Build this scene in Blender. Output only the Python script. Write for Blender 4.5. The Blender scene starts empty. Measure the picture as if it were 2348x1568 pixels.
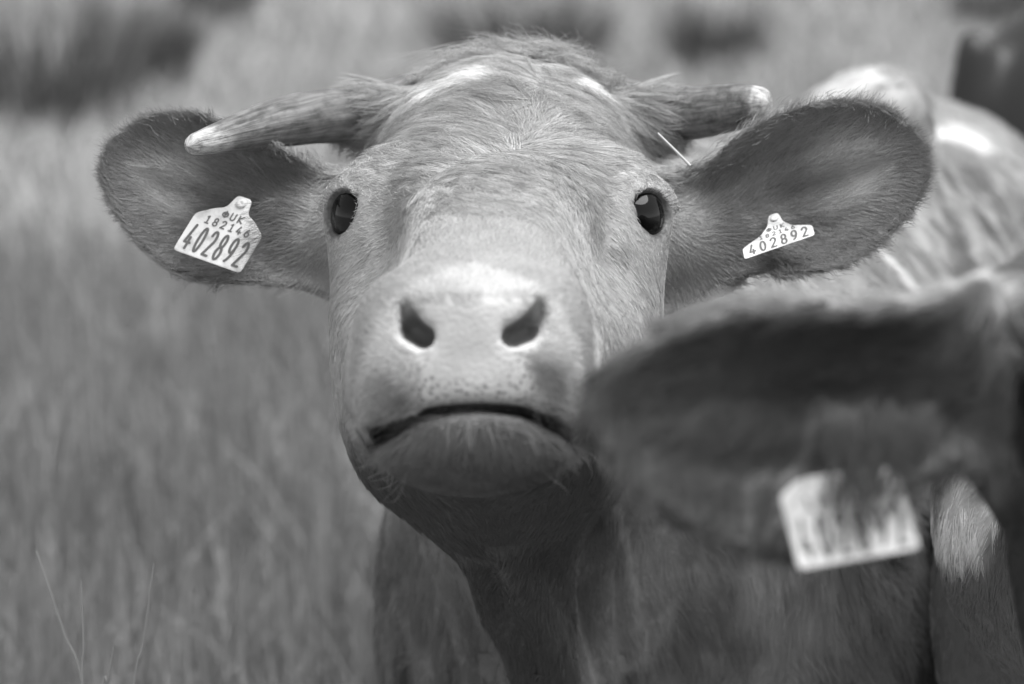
import bpy, math, time
import numpy as np
from mathutils import Matrix, Vector

T0 = time.time()
rng = np.random.default_rng(7)
sc = bpy.context.scene
COL = sc.collection

# ------------------------------------------------------------------ camera
CAM_H, PITCH, LENS = 1.15, math.radians(10.0), 90.0
cam_data = bpy.data.cameras.new('camera')
cam = bpy.data.objects.new('camera', cam_data)
COL.objects.link(cam)
cam.location = (0, 0, CAM_H)
cam.rotation_euler = (math.pi / 2 - PITCH, 0, 0)
cam_data.lens = LENS
cam_data.sensor_width = 36
cam_data.clip_start = 0.02
cam_data.clip_end = 2000
cam_data.dof.use_dof = True
cam_data.dof.focus_distance = 1.70
cam_data.dof.aperture_fstop = 5.0
sc.camera = cam

# ------------------------------------------------------------------ sky (a black and white photograph: the sky's luminance only)
SUN_EL, SUN_AZ = math.radians(72), math.radians(115)   # azimuth clockwise from +Y
world = bpy.data.worlds.new('World')
sc.world = world
world.use_nodes = True
nt = world.node_tree
bg = nt.nodes['Background']
sky = nt.nodes.new('ShaderNodeTexSky')
sky.sky_type = 'NISHITA'
sky.sun_disc = False
sky.sun_elevation = SUN_EL
sky.sun_rotation = SUN_AZ
sky.air_density = 1.0
sky.dust_density = 1.0
bw = nt.nodes.new('ShaderNodeRGBToBW')
nt.links.new(sky.outputs[0], bw.inputs[0])
nt.links.new(bw.outputs[0], bg.inputs['Color'])
bg.inputs['Strength'].default_value = 0.07

sun_d = bpy.data.lights.new('sun', 'SUN')
sun_d.energy = 1.5
sun_d.angle = math.radians(60)
sun_d.color = (1, 1, 1)
sun = bpy.data.objects.new('sun', sun_d)
COL.objects.link(sun)
sdir = Vector((math.sin(SUN_AZ) * math.cos(SUN_EL), math.cos(SUN_AZ) * math.cos(SUN_EL), math.sin(SUN_EL)))
sun.rotation_euler = sdir.to_track_quat('Z', 'Y').to_euler()
sun.location = (0, 0, 6)

sc.view_settings.view_transform = 'Standard'
sc.view_settings.look = 'None'
sc.view_settings.gamma = 1
sc.view_settings.use_curve_mapping = False
sc.view_settings.exposure = 1.8
sc.render.engine = 'CYCLES'
sc.cycles.use_denoising = True
sc.cycles.max_bounces = 8
sc.cycles.diffuse_bounces = 4
sc.cycles.transparent_max_bounces = 8
sc.cycles_curves.shape = 'RIBBONS'
sc.cycles_curves.subdivisions = 2

# ------------------------------------------------------------------ frames
# Q frame: x right, y = distance along the view axis, z = up across it; metres.
S = 0.4 / 2347.0
cp, sp = math.cos(PITCH), math.sin(PITCH)
BAS = np.array([[1, 0, 0], [0, cp, -sp], [0, sp, cp]])       # rows: right, forward, up
ORG = np.array([0, 0, CAM_H])


def L(px, py, d):
    return np.array([(px - 1173.5) * S * d, d, (784 - py) * S * d])


def q2w(q):
    return np.asarray(q) @ BAS + ORG


def w2q(p):
    return (np.asarray(p) - ORG) @ BAS.T


def px_of(q):
    return q[:, 0] / (S * q[:, 1]) + 1173.5, 784 - q[:, 2] / (S * q[:, 1])


# ------------------------------------------------------------------ noise
_perm = rng.permutation(1024)
_grad = rng.random(1024)


def vnoise(p, scale, seed=0):
    """smooth value noise in [0,1]; p (N,3)"""
    x = p * scale + seed * 17.31 + 500
    i = np.floor(x).astype(np.int64)
    f = x - i
    f = f * f * (3 - 2 * f)
    out = 0
    for dx in (0, 1):
        wx = f[:, 0] if dx else 1 - f[:, 0]
        for dy in (0, 1):
            wy = f[:, 1] if dy else 1 - f[:, 1]
            for dz in (0, 1):
                wz = f[:, 2] if dz else 1 - f[:, 2]
                h = _perm[(_perm[(_perm[(i[:, 0] + dx) & 1023] + i[:, 1] + dy) & 1023] + i[:, 2] + dz) & 1023]
                out = out + wx * wy * wz * _grad[h]
    return out


def fbm(p, scale, seed=0, o=3):
    a, s, t = 0, 0.0, 1.0
    for k in range(o):
        a = a + t * vnoise(p, scale * 2 ** k, seed + k)
        s += t
        t *= 0.5
    return a / s


def sstep(a, b, x):
    t = np.clip((x - a) / (b - a), 0, 1)
    return t * t * (3 - 2 * t)


# ------------------------------------------------------------------ signed distance pieces
def ell(q, c, r, R=None):
    p = q - np.asarray(c)
    if R is not None:
        p = p @ np.asarray(R).T
    r = np.asarray(r, float)
    k0 = np.linalg.norm(p / r, axis=1)
    k1 = np.linalg.norm(p / (r * r), axis=1) + 1e-9
    return k0 * (k0 - 1) / k1


def cone(q, a, b, ra, rb):
    a, b = np.asarray(a), np.asarray(b)
    ba = b - a
    pa = q - a
    t = np.clip(pa @ ba / (ba @ ba), 0, 1)
    return np.linalg.norm(pa - t[:, None] * ba, axis=1) - (ra + (rb - ra) * t)


def smin(a, b, k):
    h = np.maximum(k - np.abs(a - b), 0) / k
    return np.minimum(a, b) - h * h * k * 0.25


def smax(a, b, k):
    return -smin(-a, -b, k)


def spline(pts, n=8, closed=False):
    pts = np.asarray(pts, float)
    N = len(pts)
    out = []
    for i in range(N if closed else N - 1):
        if closed:
            p0, p1, p2, p3 = pts[(i - 1) % N], pts[i], pts[(i + 1) % N], pts[(i + 2) % N]
        else:
            p0, p1, p2, p3 = pts[max(i - 1, 0)], pts[i], pts[i + 1], pts[min(i + 2, N - 1)]
        for t in np.arange(n) / n:
            out.append(0.5 * (2 * p1 + (p2 - p0) * t + (2 * p0 - 5 * p1 + 4 * p2 - p3) * t ** 2 + (3 * p1 - p0 - 3 * p2 + p3) * t ** 3))
    if not closed:
        out.append(pts[-1])
    return np.array(out)


def poly2d(P, V):
    """signed distance of points P (N,2) to closed polygon V (M,2), negative inside"""
    d = np.full(len(P), 1e9)
    s = np.ones(len(P))
    M = len(V)
    for i in range(M):
        a, b = V[i], V[i - 1]
        e = b - a
        w = P - a
        t = np.clip((w @ e) / (e @ e), 0, 1)
        bx = w - t[:, None] * e
        d = np.minimum(d, (bx ** 2).sum(1))
        c1 = P[:, 1] >= a[1]
        c2 = P[:, 1] < b[1]
        c3 = e[0] * w[:, 1] > e[1] * w[:, 0]
        flip = (c1 & c2 & c3) | (~c1 & ~c2 & ~c3)
        s = np.where(flip, -s, s)
    return s * np.sqrt(d)


# ------------------------------------------------------------------ the head
LD = np.array([1.40, 1.46, 1.50, 1.56, 1.64, 1.70, 1.76, 1.82, 1.88, 1.94, 2.02])
LT = np.array([.020, .030, .047, .079, .112, .133, .151, .165, .174, .172, .160])
LB = np.array([-.05, -.058, -.064, -.080, -.120, -.143, -.147, -.146, -.138, -.130, -.13])
LW = np.array([.045, .052, .058, .068, .088, .102, .108, .102, .090, .080, .09])
LX = np.array([-.024, -.023, -.021, -.018, -.014, -.011, -.009, -.006, -.002, .004, .010])

EYES = []
for (pp, ax) in ((L(784, 490, 1.710), (-.68, -.73, .06)), (L(1492, 490, 1.710), (.60, -.80, .06))):
    a = np.array(ax) / np.linalg.norm(ax)
    up = np.array([0, 0, 1.0])
    # the slit tilts: the inner corner sits lower and further forward
    h = np.cross(a, up)
    h /= np.linalg.norm(h)
    v = np.cross(h, a)
    EYES.append((pp - a * 0.0225, a, h, v))


MOUTH = np.array([(852, 1004), (908, 982), (985, 949), (1085, 936), (1190, 945), (1272, 974), (1332, 1006)], float)
MRAD = np.array([.0100, .0060, .0038, .0032, .0038, .0060, .0100])
_ml = spline(np.c_[MOUTH, MRAD * 1e4], 3)
MOUTH, MRAD = _ml[:, :2], _ml[:, 2] / 1e4
NOS = [[(970, 772), (944, 755), (934, 725), (929, 700)], [(1176, 770), (1206, 756), (1226, 730), (1238, 694)]]
CARVE = {}


def muzzle_solid(q, f):
    m = ell(q, L(1083, 800, 1.500), (.0585, .072, .046))
    m = smin(m, ell(q, L(948, 900, 1.485), (.029, .050, .033)), .03)
    m = smin(m, ell(q, L(1222, 900, 1.485), (.029, .050, .033)), .03)
    m = smin(m, ell(q, L(896, 800, 1.490), (.018, .042, .038)), .025)
    m = smin(m, ell(q, L(1272, 795, 1.490), (.018, .042, .038)), .025)
    m = smin(m, ell(q, L(1080, 905, 1.475), (.036, .046, .018)), .02)
    m = smin(m, ell(q, L(1082, 705, 1.480), (.042, .046, .017)), .018)
    f = smin(f, m, .024)
    lip = ell(q, L(1085, 990, 1.508), (.050, .058, .0205))
    lip = smin(lip, ell(q, L(1085, 1035, 1.545), (.040, .055, .018)), .03)
    return smin(f, lip, .040)


def muzzle(q, f):
    f = muzzle_solid(q, f)
    if not CARVE:
        return f
    st = np.array([1, .22, 1])
    qs = q * st
    g = None
    for a, b, ra, rb in CARVE['mouth']:
        gg = cone(qs, a * st, b * st, ra, rb)
        g = gg if g is None else np.minimum(g, gg)
    f = smax(f, -g, .005)
    for (p, r) in CARVE['nostril']:
        g = None
        st2 = np.array([1, .25, 1])
        for k in range(len(p) - 1):
            sc_ = st2 if k == 0 else np.array([1, .28, 1])
            gg = cone(q * sc_, p[k] * sc_, p[k + 1] * sc_, r[k], r[k + 1])
            g = gg if g is None else smin(g, gg, .004)
        f = smax(f, -g, .003)
    return f


def headcore(q):
    d = q[:, 1]
    top = np.interp(d, LD, LT)
    bot = np.interp(d, LD, LB)
    w = np.interp(d, LD, LW)
    xc = np.interp(d, LD, LX)
    zc, hh = (top + bot) / 2, (top - bot) / 2
    n = np.where(q[:, 2] > zc, 2.5, 2.5 - .55 * sstep(1.52, 1.62, d))
    X = np.abs(q[:, 0] - xc) / w
    Z = np.abs(q[:, 2] - zc) / hh
    f = ((X ** n + Z ** n + 1e-12) ** (1 / n) - 1) * np.minimum(w, hh)
    f = smax(f, 1.455 - d, .03)
    f = smax(f, d - 1.99, .05)
    # poll dome and frontal ridge
    f = smin(f, ell(q, L(1165, 310, 1.85), (.066, .06, .050)), .045)
    # brow / orbits
    for (c, a, h, v) in EYES:
        f = smin(f, ell(q, c - a * .010 + np.array([0, .004, .004]), (.032, .038, .036)), .03)
    # zygomatic ridge and masseter
    f = smin(f, ell(q, L(868, 650, 1.74), (.024, .07, .05)), .03)
    f = smin(f, ell(q, L(1412, 650, 1.74), (.024, .07, .05)), .03)
    f = smin(f, ell(q, L(925, 880, 1.70), (.034, .08, .062)), .04)
    f = smin(f, ell(q, L(1335, 880, 1.70), (.034, .08, .062)), .04)
    # hollow in front of each eye
    for x, sx in ((880, -1), (1390, 1)):
        f = smax(f, -ell(q, L(x, 560, 1.60) + np.array([sx * .012, 0, .0]), (.014, .05, .018)), .05)
    # muzzle, only where it can matter
    near = d < 1.63
    if near.any():
        f[near] = muzzle(q[near], f[near])
    # lids
    for (c, a, h, v) in EYES:
        p = q - c
        lh, lv, la = p @ h, p @ v, p @ a
        rr = np.sqrt((lh / 1.18) ** 2 + lv ** 2)
        f = smax(f, -ell(np.stack([lh, lv, la - .022], 1), (0, 0, 0), (.0200, .0148, .030)), .003)
        ring = np.sqrt((rr - .0168) ** 2 + (la - .0140) ** 2) - .0030
        f = smin(f, ring, .008)
        brow = np.sqrt((np.sqrt((lh / 1.15) ** 2 + (lv + .001) ** 2) - .0245) ** 2 + (la - .0125) ** 2) - .0052
        f = smin(f, np.maximum(brow, .004 - lv), .006)
    return f


def trace(px, py, f, d0=1.38, d1=1.75):
    """where the ray through a photo point meets a surface"""
    d = np.full(len(px), d0)
    for _ in range(60):
        q = np.stack([(px - 1173.5) * S * d, d, (784 - py) * S * d], 1)
        d = np.minimum(d + .7 * f(q), d1)
    return np.stack([(px - 1173.5) * S * d, d, (784 - py) * S * d], 1)


_m = trace(MOUTH[:, 0], MOUTH[:, 1], headcore)
_c = {'mouth': [(_m[i] + [0, .004, 0], _m[i + 1] + [0, .004, 0], MRAD[i], MRAD[i + 1]) for i in range(len(MOUTH) - 1)], 'nostril': []}
for nn in NOS:
    nn = np.array(nn, float)
    _p = trace(nn[:, 0], nn[:, 1], headcore)
    _p[0] += [0, .006, 0]
    _p[1] += [0, .004, 0]
    _c['nostril'].append((_p, [.0071, .0065, .0048, .0029]))
CARVE.update(_c)

EAR_L = spline([(840, 440), (700, 368), (600, 308), (490, 268), (400, 254), (310, 278), (246, 330), (226, 392), (246, 458), (296, 536), (356, 596),
                (425, 640), (510, 656), (600, 652), (690, 652), (840, 690)], 4, True)
EAR_R = spline([(1480, 440), (1610, 378), (1690, 308), (1790, 256), (1900, 228), (2010, 238), (2092, 286), (2132, 350), (2122, 425), (2078, 500),
                (2010, 568), (1910, 618), (1810, 634), (1710, 630), (1630, 668), (1480, 720)], 4, True)
EAR_F = spline([(2300, 640), (2150, 668), (1980, 690), (1830, 684), (1690, 696), (1550, 736), (1430, 806), (1362, 872), (1338, 945), (1366, 1030), (1444, 1114),
                (1556, 1196), (1690, 1256), (1830, 1275), (1960, 1210), (2080, 1130), (2200, 1085), (2330, 1085)], 4, True)


class Ear:
    def __init__(self, poly, d0, root_px, tip_px, cup, tip_back, thick=.0035, rb=.0035, ro=.05):
        self.ro = ro
        self.rb = rb
        self.V = np.stack([(poly[:, 0] - 1173.5) * S * d0, (784 - poly[:, 1]) * S * d0], 1)
        self.d0, self.cup, self.tb, self.th = d0, cup, tip_back, thick
        self.root = L(*root_px, d0)[[0, 2]]
        self.tip = L(*tip_px, d0)[[0, 2]]
        self.ax = self.tip - self.root
        self.len = np.linalg.norm(self.ax)
        self.ax = self.ax / self.len
        self.lo = np.array([self.V[:, 0].min(), d0 - .09, self.V[:, 1].min()]) - .04
        self.hi = np.array([self.V[:, 0].max(), d0 + .13, self.V[:, 1].max()]) + .04

    def uv(self, q):
        P = q[:, [0, 2]] * (self.d0 / q[:, 1:2]) * 0 + q[:, [0, 2]]
        e = poly2d(P, self.V)
        u = ((P - self.root) @ self.ax) / self.len
        return P, e, u

    def surf(self, q):
        P, e, u = self.uv(q)
        ins = np.maximum(-e, 0)
        side = (P - self.root) @ np.array([-self.ax[1], self.ax[0]])
        cupv = self.cup * (1 - np.exp(-ins / .022)) * sstep(1.15, .35, u) + .006 * (1 - np.exp(-ins / .012))
        rib = self.rb * np.sin(side * 190 + 1.0) * sstep(.02, .035, ins) * sstep(0.1, .4, u)
        return e, u, self.d0 + self.ro * sstep(.34, .02, u) + cupv * (1 - .5 * sstep(.3, 0, u)) + rib + self.tb * np.clip(u, 0, 1.1) ** 2 - .0

    def sdf(self, q):
        out = np.full(len(q), .2)
        m = np.all((q > self.lo) & (q < self.hi), axis=1)
        if m.any():
            e, u, ds = self.surf(q[m])
            out[m] = smax(e, (np.abs(q[m][:, 1] - ds) * .8 - self.th), .006)
        return out


ear_l = Ear(EAR_L, 1.775, (735, 540), (228, 385), .040, .012)
ear_r = Ear(EAR_R, 1.775, (1560, 540), (2130, 360), .042, .012)
ear_f = Ear(EAR_F, 1.150, (2240, 880), (1336, 900), .034, -.02, .006, .0015, .012)


def torso(q, chest, hip, halfw, halfh, legs):
    """trunk of a standing animal between two world points on its long axis, with legs to the ground"""
    ch, hp = np.asarray(chest, float), np.asarray(hip, float)
    ax = hp - ch
    ln = np.linalg.norm(ax[:2])
    ux = np.array([ax[0], ax[1], 0]) / ln
    uy = np.array([-ux[1], ux[0], 0])
    R = np.array([ux, uy, [0, 0, 1]]) @ BAS.T         # rows in Q
    mid = w2q(ch * .5 + hp * .5)
    f = ell(q, mid, (ln * .62, halfw, halfh), R)
    f = smin(f, ell(q, w2q(ch + ux * .02 + np.array([0, 0, -.02])), (.26, halfw * .98, halfh * 1.02), R), .12)
    f = smin(f, ell(q, w2q(hp + np.array([0, 0, .03])), (.26, halfw * .95, halfh * .85), R), .12)
    f = smin(f, cone(q, w2q(ch + ux * .05 + np.array([0, 0, halfh * .62])), w2q(hp + np.array([0, 0, halfh * .72])), .055, .06), .10)
    for k, (base, off) in enumerate(((ch, 1), (ch, -1), (hp, 1), (hp, -1))):
        if not legs:
            break
        s = base + uy * off * halfw * .62 + (ux * -.02 if k < 2 else ux * .10)
        top = s + np.array([0, 0, -halfh * .35])
        if k < 2:
            knee = s + ux * .015
            knee[2] = .30
            fet = s + ux * .02
            fet[2] = .075
        else:
            knee = s + ux * .11
            knee[2] = .38
            fet = s + ux * .07
            fet[2] = .075
        toe = fet - ux * .035
        toe[2] = .028
        f = smin(f, cone(q, w2q(top), w2q(knee), .10, .042), .06)
        f = smin(f, cone(q, w2q(knee), w2q(fet), .040, .028), .03)
        f = smin(f, cone(q, w2q(fet), w2q(toe), .034, .034), .02)
    return f


CH_M = q2w(L(1530, 1080, 2.27))
CH_M[2] = .685
HP_M = np.array([.50, 3.08, .625])


def sdf_main(q):
    f = headcore(q)
    for e in (ear_l, ear_r):
        f = smin(f, e.sdf(q), .016)
    # ear roots
    f = smin(f, cone(q, L(830, 540, 1.85), L(680, 525, 1.835), .044, .030), .03)
    f = smin(f, cone(q, L(1450, 540, 1.85), L(1640, 545, 1.835), .046, .034), .03)
    # horn cores under the hair
    f = smin(f, cone(q, L(1000, 290, 1.87), L(868, 260, 1.868), .020, .0212), .015)
    f = smin(f, cone(q, L(1360, 290, 1.87), L(1482, 260, 1.872), .020, .0212), .015)
    # neck, throat, dewlap
    f = smin(f, cone(q, L(1160, 560, 1.92), L(1560, 730, 2.36), .100, .15), .06)
    f = smin(f, cone(q, L(1165, 900, 1.87), L(1345, 1330, 2.10), .082, .125), .06)
    f = smin(f, cone(q, L(1165, 1180, 1.78), L(1270, 1620, 1.92), .026, .032), .05)
    # trunk
    far = (q[:, 1] > 1.70) | (q[:, 2] < -.2)
    t_all = np.full(len(q), .3)
    if not far.any():
        return f
    q_all, q = q, q[far]
    t = torso(q, CH_M, HP_M, .225, .255, True)
    t = smin(t, ell(q, L(1120, 1480, 2.10), (.085, .12, .17)), .10)
    t = smin(t, ell(q, L(1800, 1400, 2.10), (.125, .14, .22)), .10)
    t = smin(t, ell(q, L(2005, 275, 2.55), (.050, .12, .050)), .08)
    t_all[far] = t
    q, t = q_all, t_all
    f = smin(f, t, .09)
    # loose skin folds under the throat
    if FOLDS:
        near = (q[:, 1] < 2.3) & (q[:, 2] < -.10)
        if near.any():
            qn = q[near]
            fold = None
            for a, b, r0, r1 in FOLDS:
                c = cone(qn, a, b, r0, r1)
                fold = c if fold is None else np.minimum(fold, c)
            f[near] = smin(f[near], fold, .016)
    return f


FOLDS = []
_f = []
for pl, rr in (([(1085, 1290), (1130, 1400), (1185, 1500), (1215, 1600)], .008), ([(1165, 1265), (1205, 1360), (1262, 1470), (1300, 1600)], .011),
               ([(1398, 1190), (1372, 1290), (1378, 1440), (1390, 1600)], .009), ([(1412, 1240), (1432, 1380), (1452, 1520)], .007), ([(1010, 1290), (1050, 1420), (1085, 1580)], .006)):
    pl = np.array(pl, float)
    t_ = trace(pl[:, 0], pl[:, 1], sdf_main, 1.6, 2.3) - [0, .002, 0]
    for k in range(len(t_) - 1):
        _f.append((t_[k], t_[k + 1], rr * (.5 if k == 0 else 1), rr))
FOLDS += _f
OFF_F = np.array([.370, -.58, -.095])
CH_F = np.array([.56, 1.95, .60])
HP_F = np.array([1.27, 2.38, .61])


def sdf_front(q):
    f = headcore(q - OFF_F)
    f = smin(f, ear_f.sdf(q), .02)
    f = smin(f, cone(q, L(2500, 880, 1.30), L(2200, 860, 1.215), .070, .036), .03)
    f = smin(f, cone(q, L(740, 520, 1.86) * [-1, 1, 1] + OFF_F, L(560, 520, 1.86) * [-1, 1, 1] + OFF_F, .034, .02), .03)
    f = smin(f, ell(q, L(430, 470, 1.86) * [-1, 1, 1] + OFF_F, (.085, .014, .05)), .02)
    c = w2q(CH_F)
    f = smin(f, cone(q, OFF_F + np.array([.01, 1.90, .04]), c + np.array([-.02, 0, .06]), .105, .15), .08)
    f = smin(f, cone(q, OFF_F + np.array([0, 1.80, -.08]), c + np.array([-.06, -.06, .02]), .08, .12), .08)
    f = smin(f, ell(q, L(2285, 1150, 1.80), (.042, .08, .095)), .06)
    t = torso(q, CH_F, HP_F, .205, .24, True)
    return smin(f, t, .08)


CH_B = np.array([1.98, 4.50, .76])
HP_B = np.array([.96, 4.12, .725])


def sdf_back(q):
    f = torso(q, CH_B, HP_B, .25, .29, True)
    a, b, c = np.array([2.15, 4.58, .95]), np.array([2.62, 4.76, .92]), np.array([2.9, 4.86, .70])
    f = smin(f, cone(q, w2q(a), w2q(b), .17, .10), .1)
    f = smin(f, cone(q, w2q(b), w2q(c), .10, .055), .05)
    tl = HP_B + np.array([-.24, -.11, .18])
    f = smin(f, cone(q, w2q(tl), w2q(tl + np.array([-.06, -.02, -.5])), .03, .015), .05)
    return f


# ------------------------------------------------------------------ meshing (surface nets on a narrow band, then projected onto the surface)
def grad(f, q, h=.0012):
    e = np.array([[1, -1, -1], [-1, -1, 1], [-1, 1, -1], [1, 1, 1]], float)
    g = 0
    for k in e:
        g = g + k * f(q + k * h)[:, None]
    return g / (4 * h)


def nets(f, lo, hi, res, project=2):
    lo, hi = np.asarray(lo, float), np.asarray(hi, float)
    n = np.ceil((hi - lo) / res).astype(int) + 1
    cs = 4
    nc = np.ceil(n / cs).astype(int) + 1
    gx = [lo[i] + np.arange(nc[i]) * res * cs for i in range(3)]
    G = np.stack(np.meshgrid(*gx, indexing='ij'), -1).reshape(-1, 3)
    C = f(G).reshape(nc)
    near = np.abs(C) < res * cs * 2.6 + .01
    for ax in range(3):
        near = near | np.roll(near, 1, ax) | np.roll(near, -1, ax)
    idx = [np.minimum(np.round(np.arange(n[i]) / cs).astype(int), nc[i] - 1) for i in range(3)]
    V = C[np.ix_(*idx)].copy()
    M = near[np.ix_(*idx)]
    I = np.argwhere(M)
    V[M] = f(lo + I * res)
    ins = V < 0
    base = np.zeros(np.array(V.shape) - 1, int)
    for a in (0, 1):
        for b in (0, 1):
            for c in (0, 1):
                base += ins[a:a + base.shape[0], b:b + base.shape[1], c:c + base.shape[2]]
    act = (base > 0) & (base < 8)
    cells = np.argwhere(act)
    vid = np.full(act.shape, -1)
    vid[act] = np.arange(len(cells))
    acc = np.zeros((len(cells), 3))
    cnt = np.zeros(len(cells))
    cor = [np.array([a, b, c]) for a in (0, 1) for b in (0, 1) for c in (0, 1)]
    for A in cor:
        for ax in range(3):
            if A[ax]:
                continue
            B = A.copy()
            B[ax] = 1
            va = V[tuple((cells + A).T)]
            vb = V[tuple((cells + B).T)]
            x = (va < 0) != (vb < 0)
            t = np.where(x, va / np.where(x, va - vb, 1), 0)
            acc += np.where(x[:, None], A + (B - A) * t[:, None], 0)
            cnt += x
    P = lo + (cells + acc / cnt[:, None]) * res
    faces = []
    for ax in range(3):
        sl0 = [slice(None)] * 3
        sl1 = [slice(None)] * 3
        sl0[ax] = slice(0, -1)
        sl1[ax] = slice(1, None)
        x = np.argwhere(ins[tuple(sl0)] != ins[tuple(sl1)])
        u, v = (ax + 1) % 3, (ax + 2) % 3
        ok = (x[:, u] > 0) & (x[:, v] > 0) & (x[:, u] < V.shape[u] - 1) & (x[:, v] < V.shape[v] - 1)
        x = x[ok]
        eu, ev = np.eye(3, dtype=int)[u], np.eye(3, dtype=int)[v]
        q4 = np.stack([vid[tuple((x - eu - ev).T)], vid[tuple((x - ev).T)], vid[tuple(x.T)], vid[tuple((x - eu).T)]], 1)
        fl = ins[tuple(x.T)]
        q4[~fl] = q4[~fl][:, ::-1]
        faces.append(q4)
    F = np.concatenate(faces)
    F = F[(F >= 0).all(1)]
    for _ in range(project):
        g = grad(f, P)
        d = f(P)
        st = d / np.maximum((g * g).sum(1), .2)
        P = P - g * np.clip(st, -res, res)[:, None]
    return P, F


def merge(parts):
    vs, fs, o = [], [], 0
    for v, f in parts:
        vs.append(v)
        fs.append(f + o)
        o += len(v)
    return np.concatenate(vs), np.concatenate(fs)


def crop(P, F, keep):
    k = keep(P)
    F = F[k[F].all(1)]
    used = np.zeros(len(P), bool)
    used[F.ravel()] = True
    re = np.cumsum(used) - 1
    return P[used], re[F]


# ------------------------------------------------------------------ blender objects
def raw_mesh(name, V, F, smooth=True):
    me = bpy.data.meshes.new(name)
    V = np.asarray(V, np.float32)
    F = np.asarray(F, np.int32)
    k = F.shape[1]
    me.vertices.add(len(V))
    me.vertices.foreach_set('co', V.ravel())
    me.loops.add(F.size)
    me.loops.foreach_set('vertex_index', F.ravel())
    me.polygons.add(len(F))
    me.polygons.foreach_set('loop_start', np.arange(0, F.size, k, dtype=np.int32))
    me.update(calc_edges=True)
    me.validate()
    me.polygons.foreach_set('use_smooth', np.full(len(me.polygons), smooth))
    return me


def put_attr(me, name, vals):
    a = me.attributes.new(name, 'FLOAT', 'POINT')
    a.data.foreach_set('value', np.asarray(vals, np.float32))


def obj(name, data, mat, root=None, parent=None, kind=None):
    """link; data holds world coordinates minus the root's location"""
    o = bpy.data.objects.new(name, data)
    COL.objects.link(o)
    if mat is not None:
        data.materials.append(mat)
    p = parent or root
    if p is not None:
        o.parent = p
    if kind:
        o['kind'] = kind
    return o


def thing(name, label, cat, loc, group=None):
    o = bpy.data.objects.new(name, None)
    COL.objects.link(o)
    o.location = loc
    o.empty_display_size = .1
    o['label'] = label
    o['category'] = cat
    if group:
        o['group'] = group
    return o


def tag_thing(o, label, cat, group=None):
    o['label'] = label
    o['category'] = cat
    if group:
        o['group'] = group
    return o


def tube(pts, rads, n=16, cap=True):
    pts, rads = np.asarray(pts, float), np.asarray(rads, float)
    t = np.gradient(pts, axis=0)
    t /= np.linalg.norm(t, axis=1)[:, None]
    ref = np.array([0, .3, 1.0])
    a = np.cross(t, ref)
    a /= np.linalg.norm(a, axis=1)[:, None]
    b = np.cross(a, t)
    th = np.arange(n) / n * 2 * math.pi
    V = pts[:, None] + rads[:, None, None] * (np.cos(th)[None, :, None] * a[:, None] + np.sin(th)[None, :, None] * b[:, None])
    m = len(pts)
    F = []
    for i in range(m - 1):
        for j in range(n):
            F.append((i * n + j, i * n + (j + 1) % n, (i + 1) * n + (j + 1) % n, (i + 1) * n + j))
    return V.reshape(-1, 3), np.array(F)[:, ::-1]


# ------------------------------------------------------------------ materials (grey: the photograph is black and white)
def new_mat(name):
    m = bpy.data.materials.new(name)
    m.use_nodes = True
    t = m.node_tree
    return m, t, t.nodes['Principled BSDF']


def N(t, typ, **kw):
    n = t.nodes.new(typ)
    for k, v in kw.items():
        if k in n.inputs:
            n.inputs[k].default_value = v
        else:
            setattr(n, k, v)
    return n


def grey(v):
    return (v, v, v, 1)


def attr_mat(name, rough=.7, spec=.25, bump=None, noise_amt=.15, noise_scale=60, attr='shade', trans=0.0):
    m, t, b = new_mat(name)
    at = N(t, 'ShaderNodeAttribute', attribute_name=attr)
    src = at.outputs['Fac']
    if noise_amt:
        tc = N(t, 'ShaderNodeTexCoord')
        no = N(t, 'ShaderNodeTexNoise', Scale=noise_scale, Detail=4.0)
        t.links.new(tc.outputs['Object'], no.inputs['Vector'])
        mr = N(t, 'ShaderNodeMapRange')
        mr.inputs['To Min'].default_value = 1 - noise_amt
        mr.inputs['To Max'].default_value = 1 + noise_amt
        t.links.new(no.outputs['Fac'], mr.inputs['Value'])
        mu = N(t, 'ShaderNodeMath', operation='MULTIPLY')
        t.links.new(src, mu.inputs[0])
        t.links.new(mr.outputs[0], mu.inputs[1])
        src = mu.outputs[0]
    t.links.new(src, b.inputs['Base Color'])
    b.inputs['Roughness'].default_value = rough
    b.inputs['Specular IOR Level'].default_value = spec
    if bump:
        tc = N(t, 'ShaderNodeTexCoord')
        vo = N(t, 'ShaderNodeTexVoronoi', Scale=bump[0])
        t.links.new(tc.outputs['Object'], vo.inputs['Vector'])
        bp = N(t, 'ShaderNodeBump', Strength=bump[1], Distance=bump[2])
        t.links.new(vo.outputs['Distance'], bp.inputs['Height'])
        t.links.new(bp.outputs[0], b.inputs['Normal'])
    return m


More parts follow.
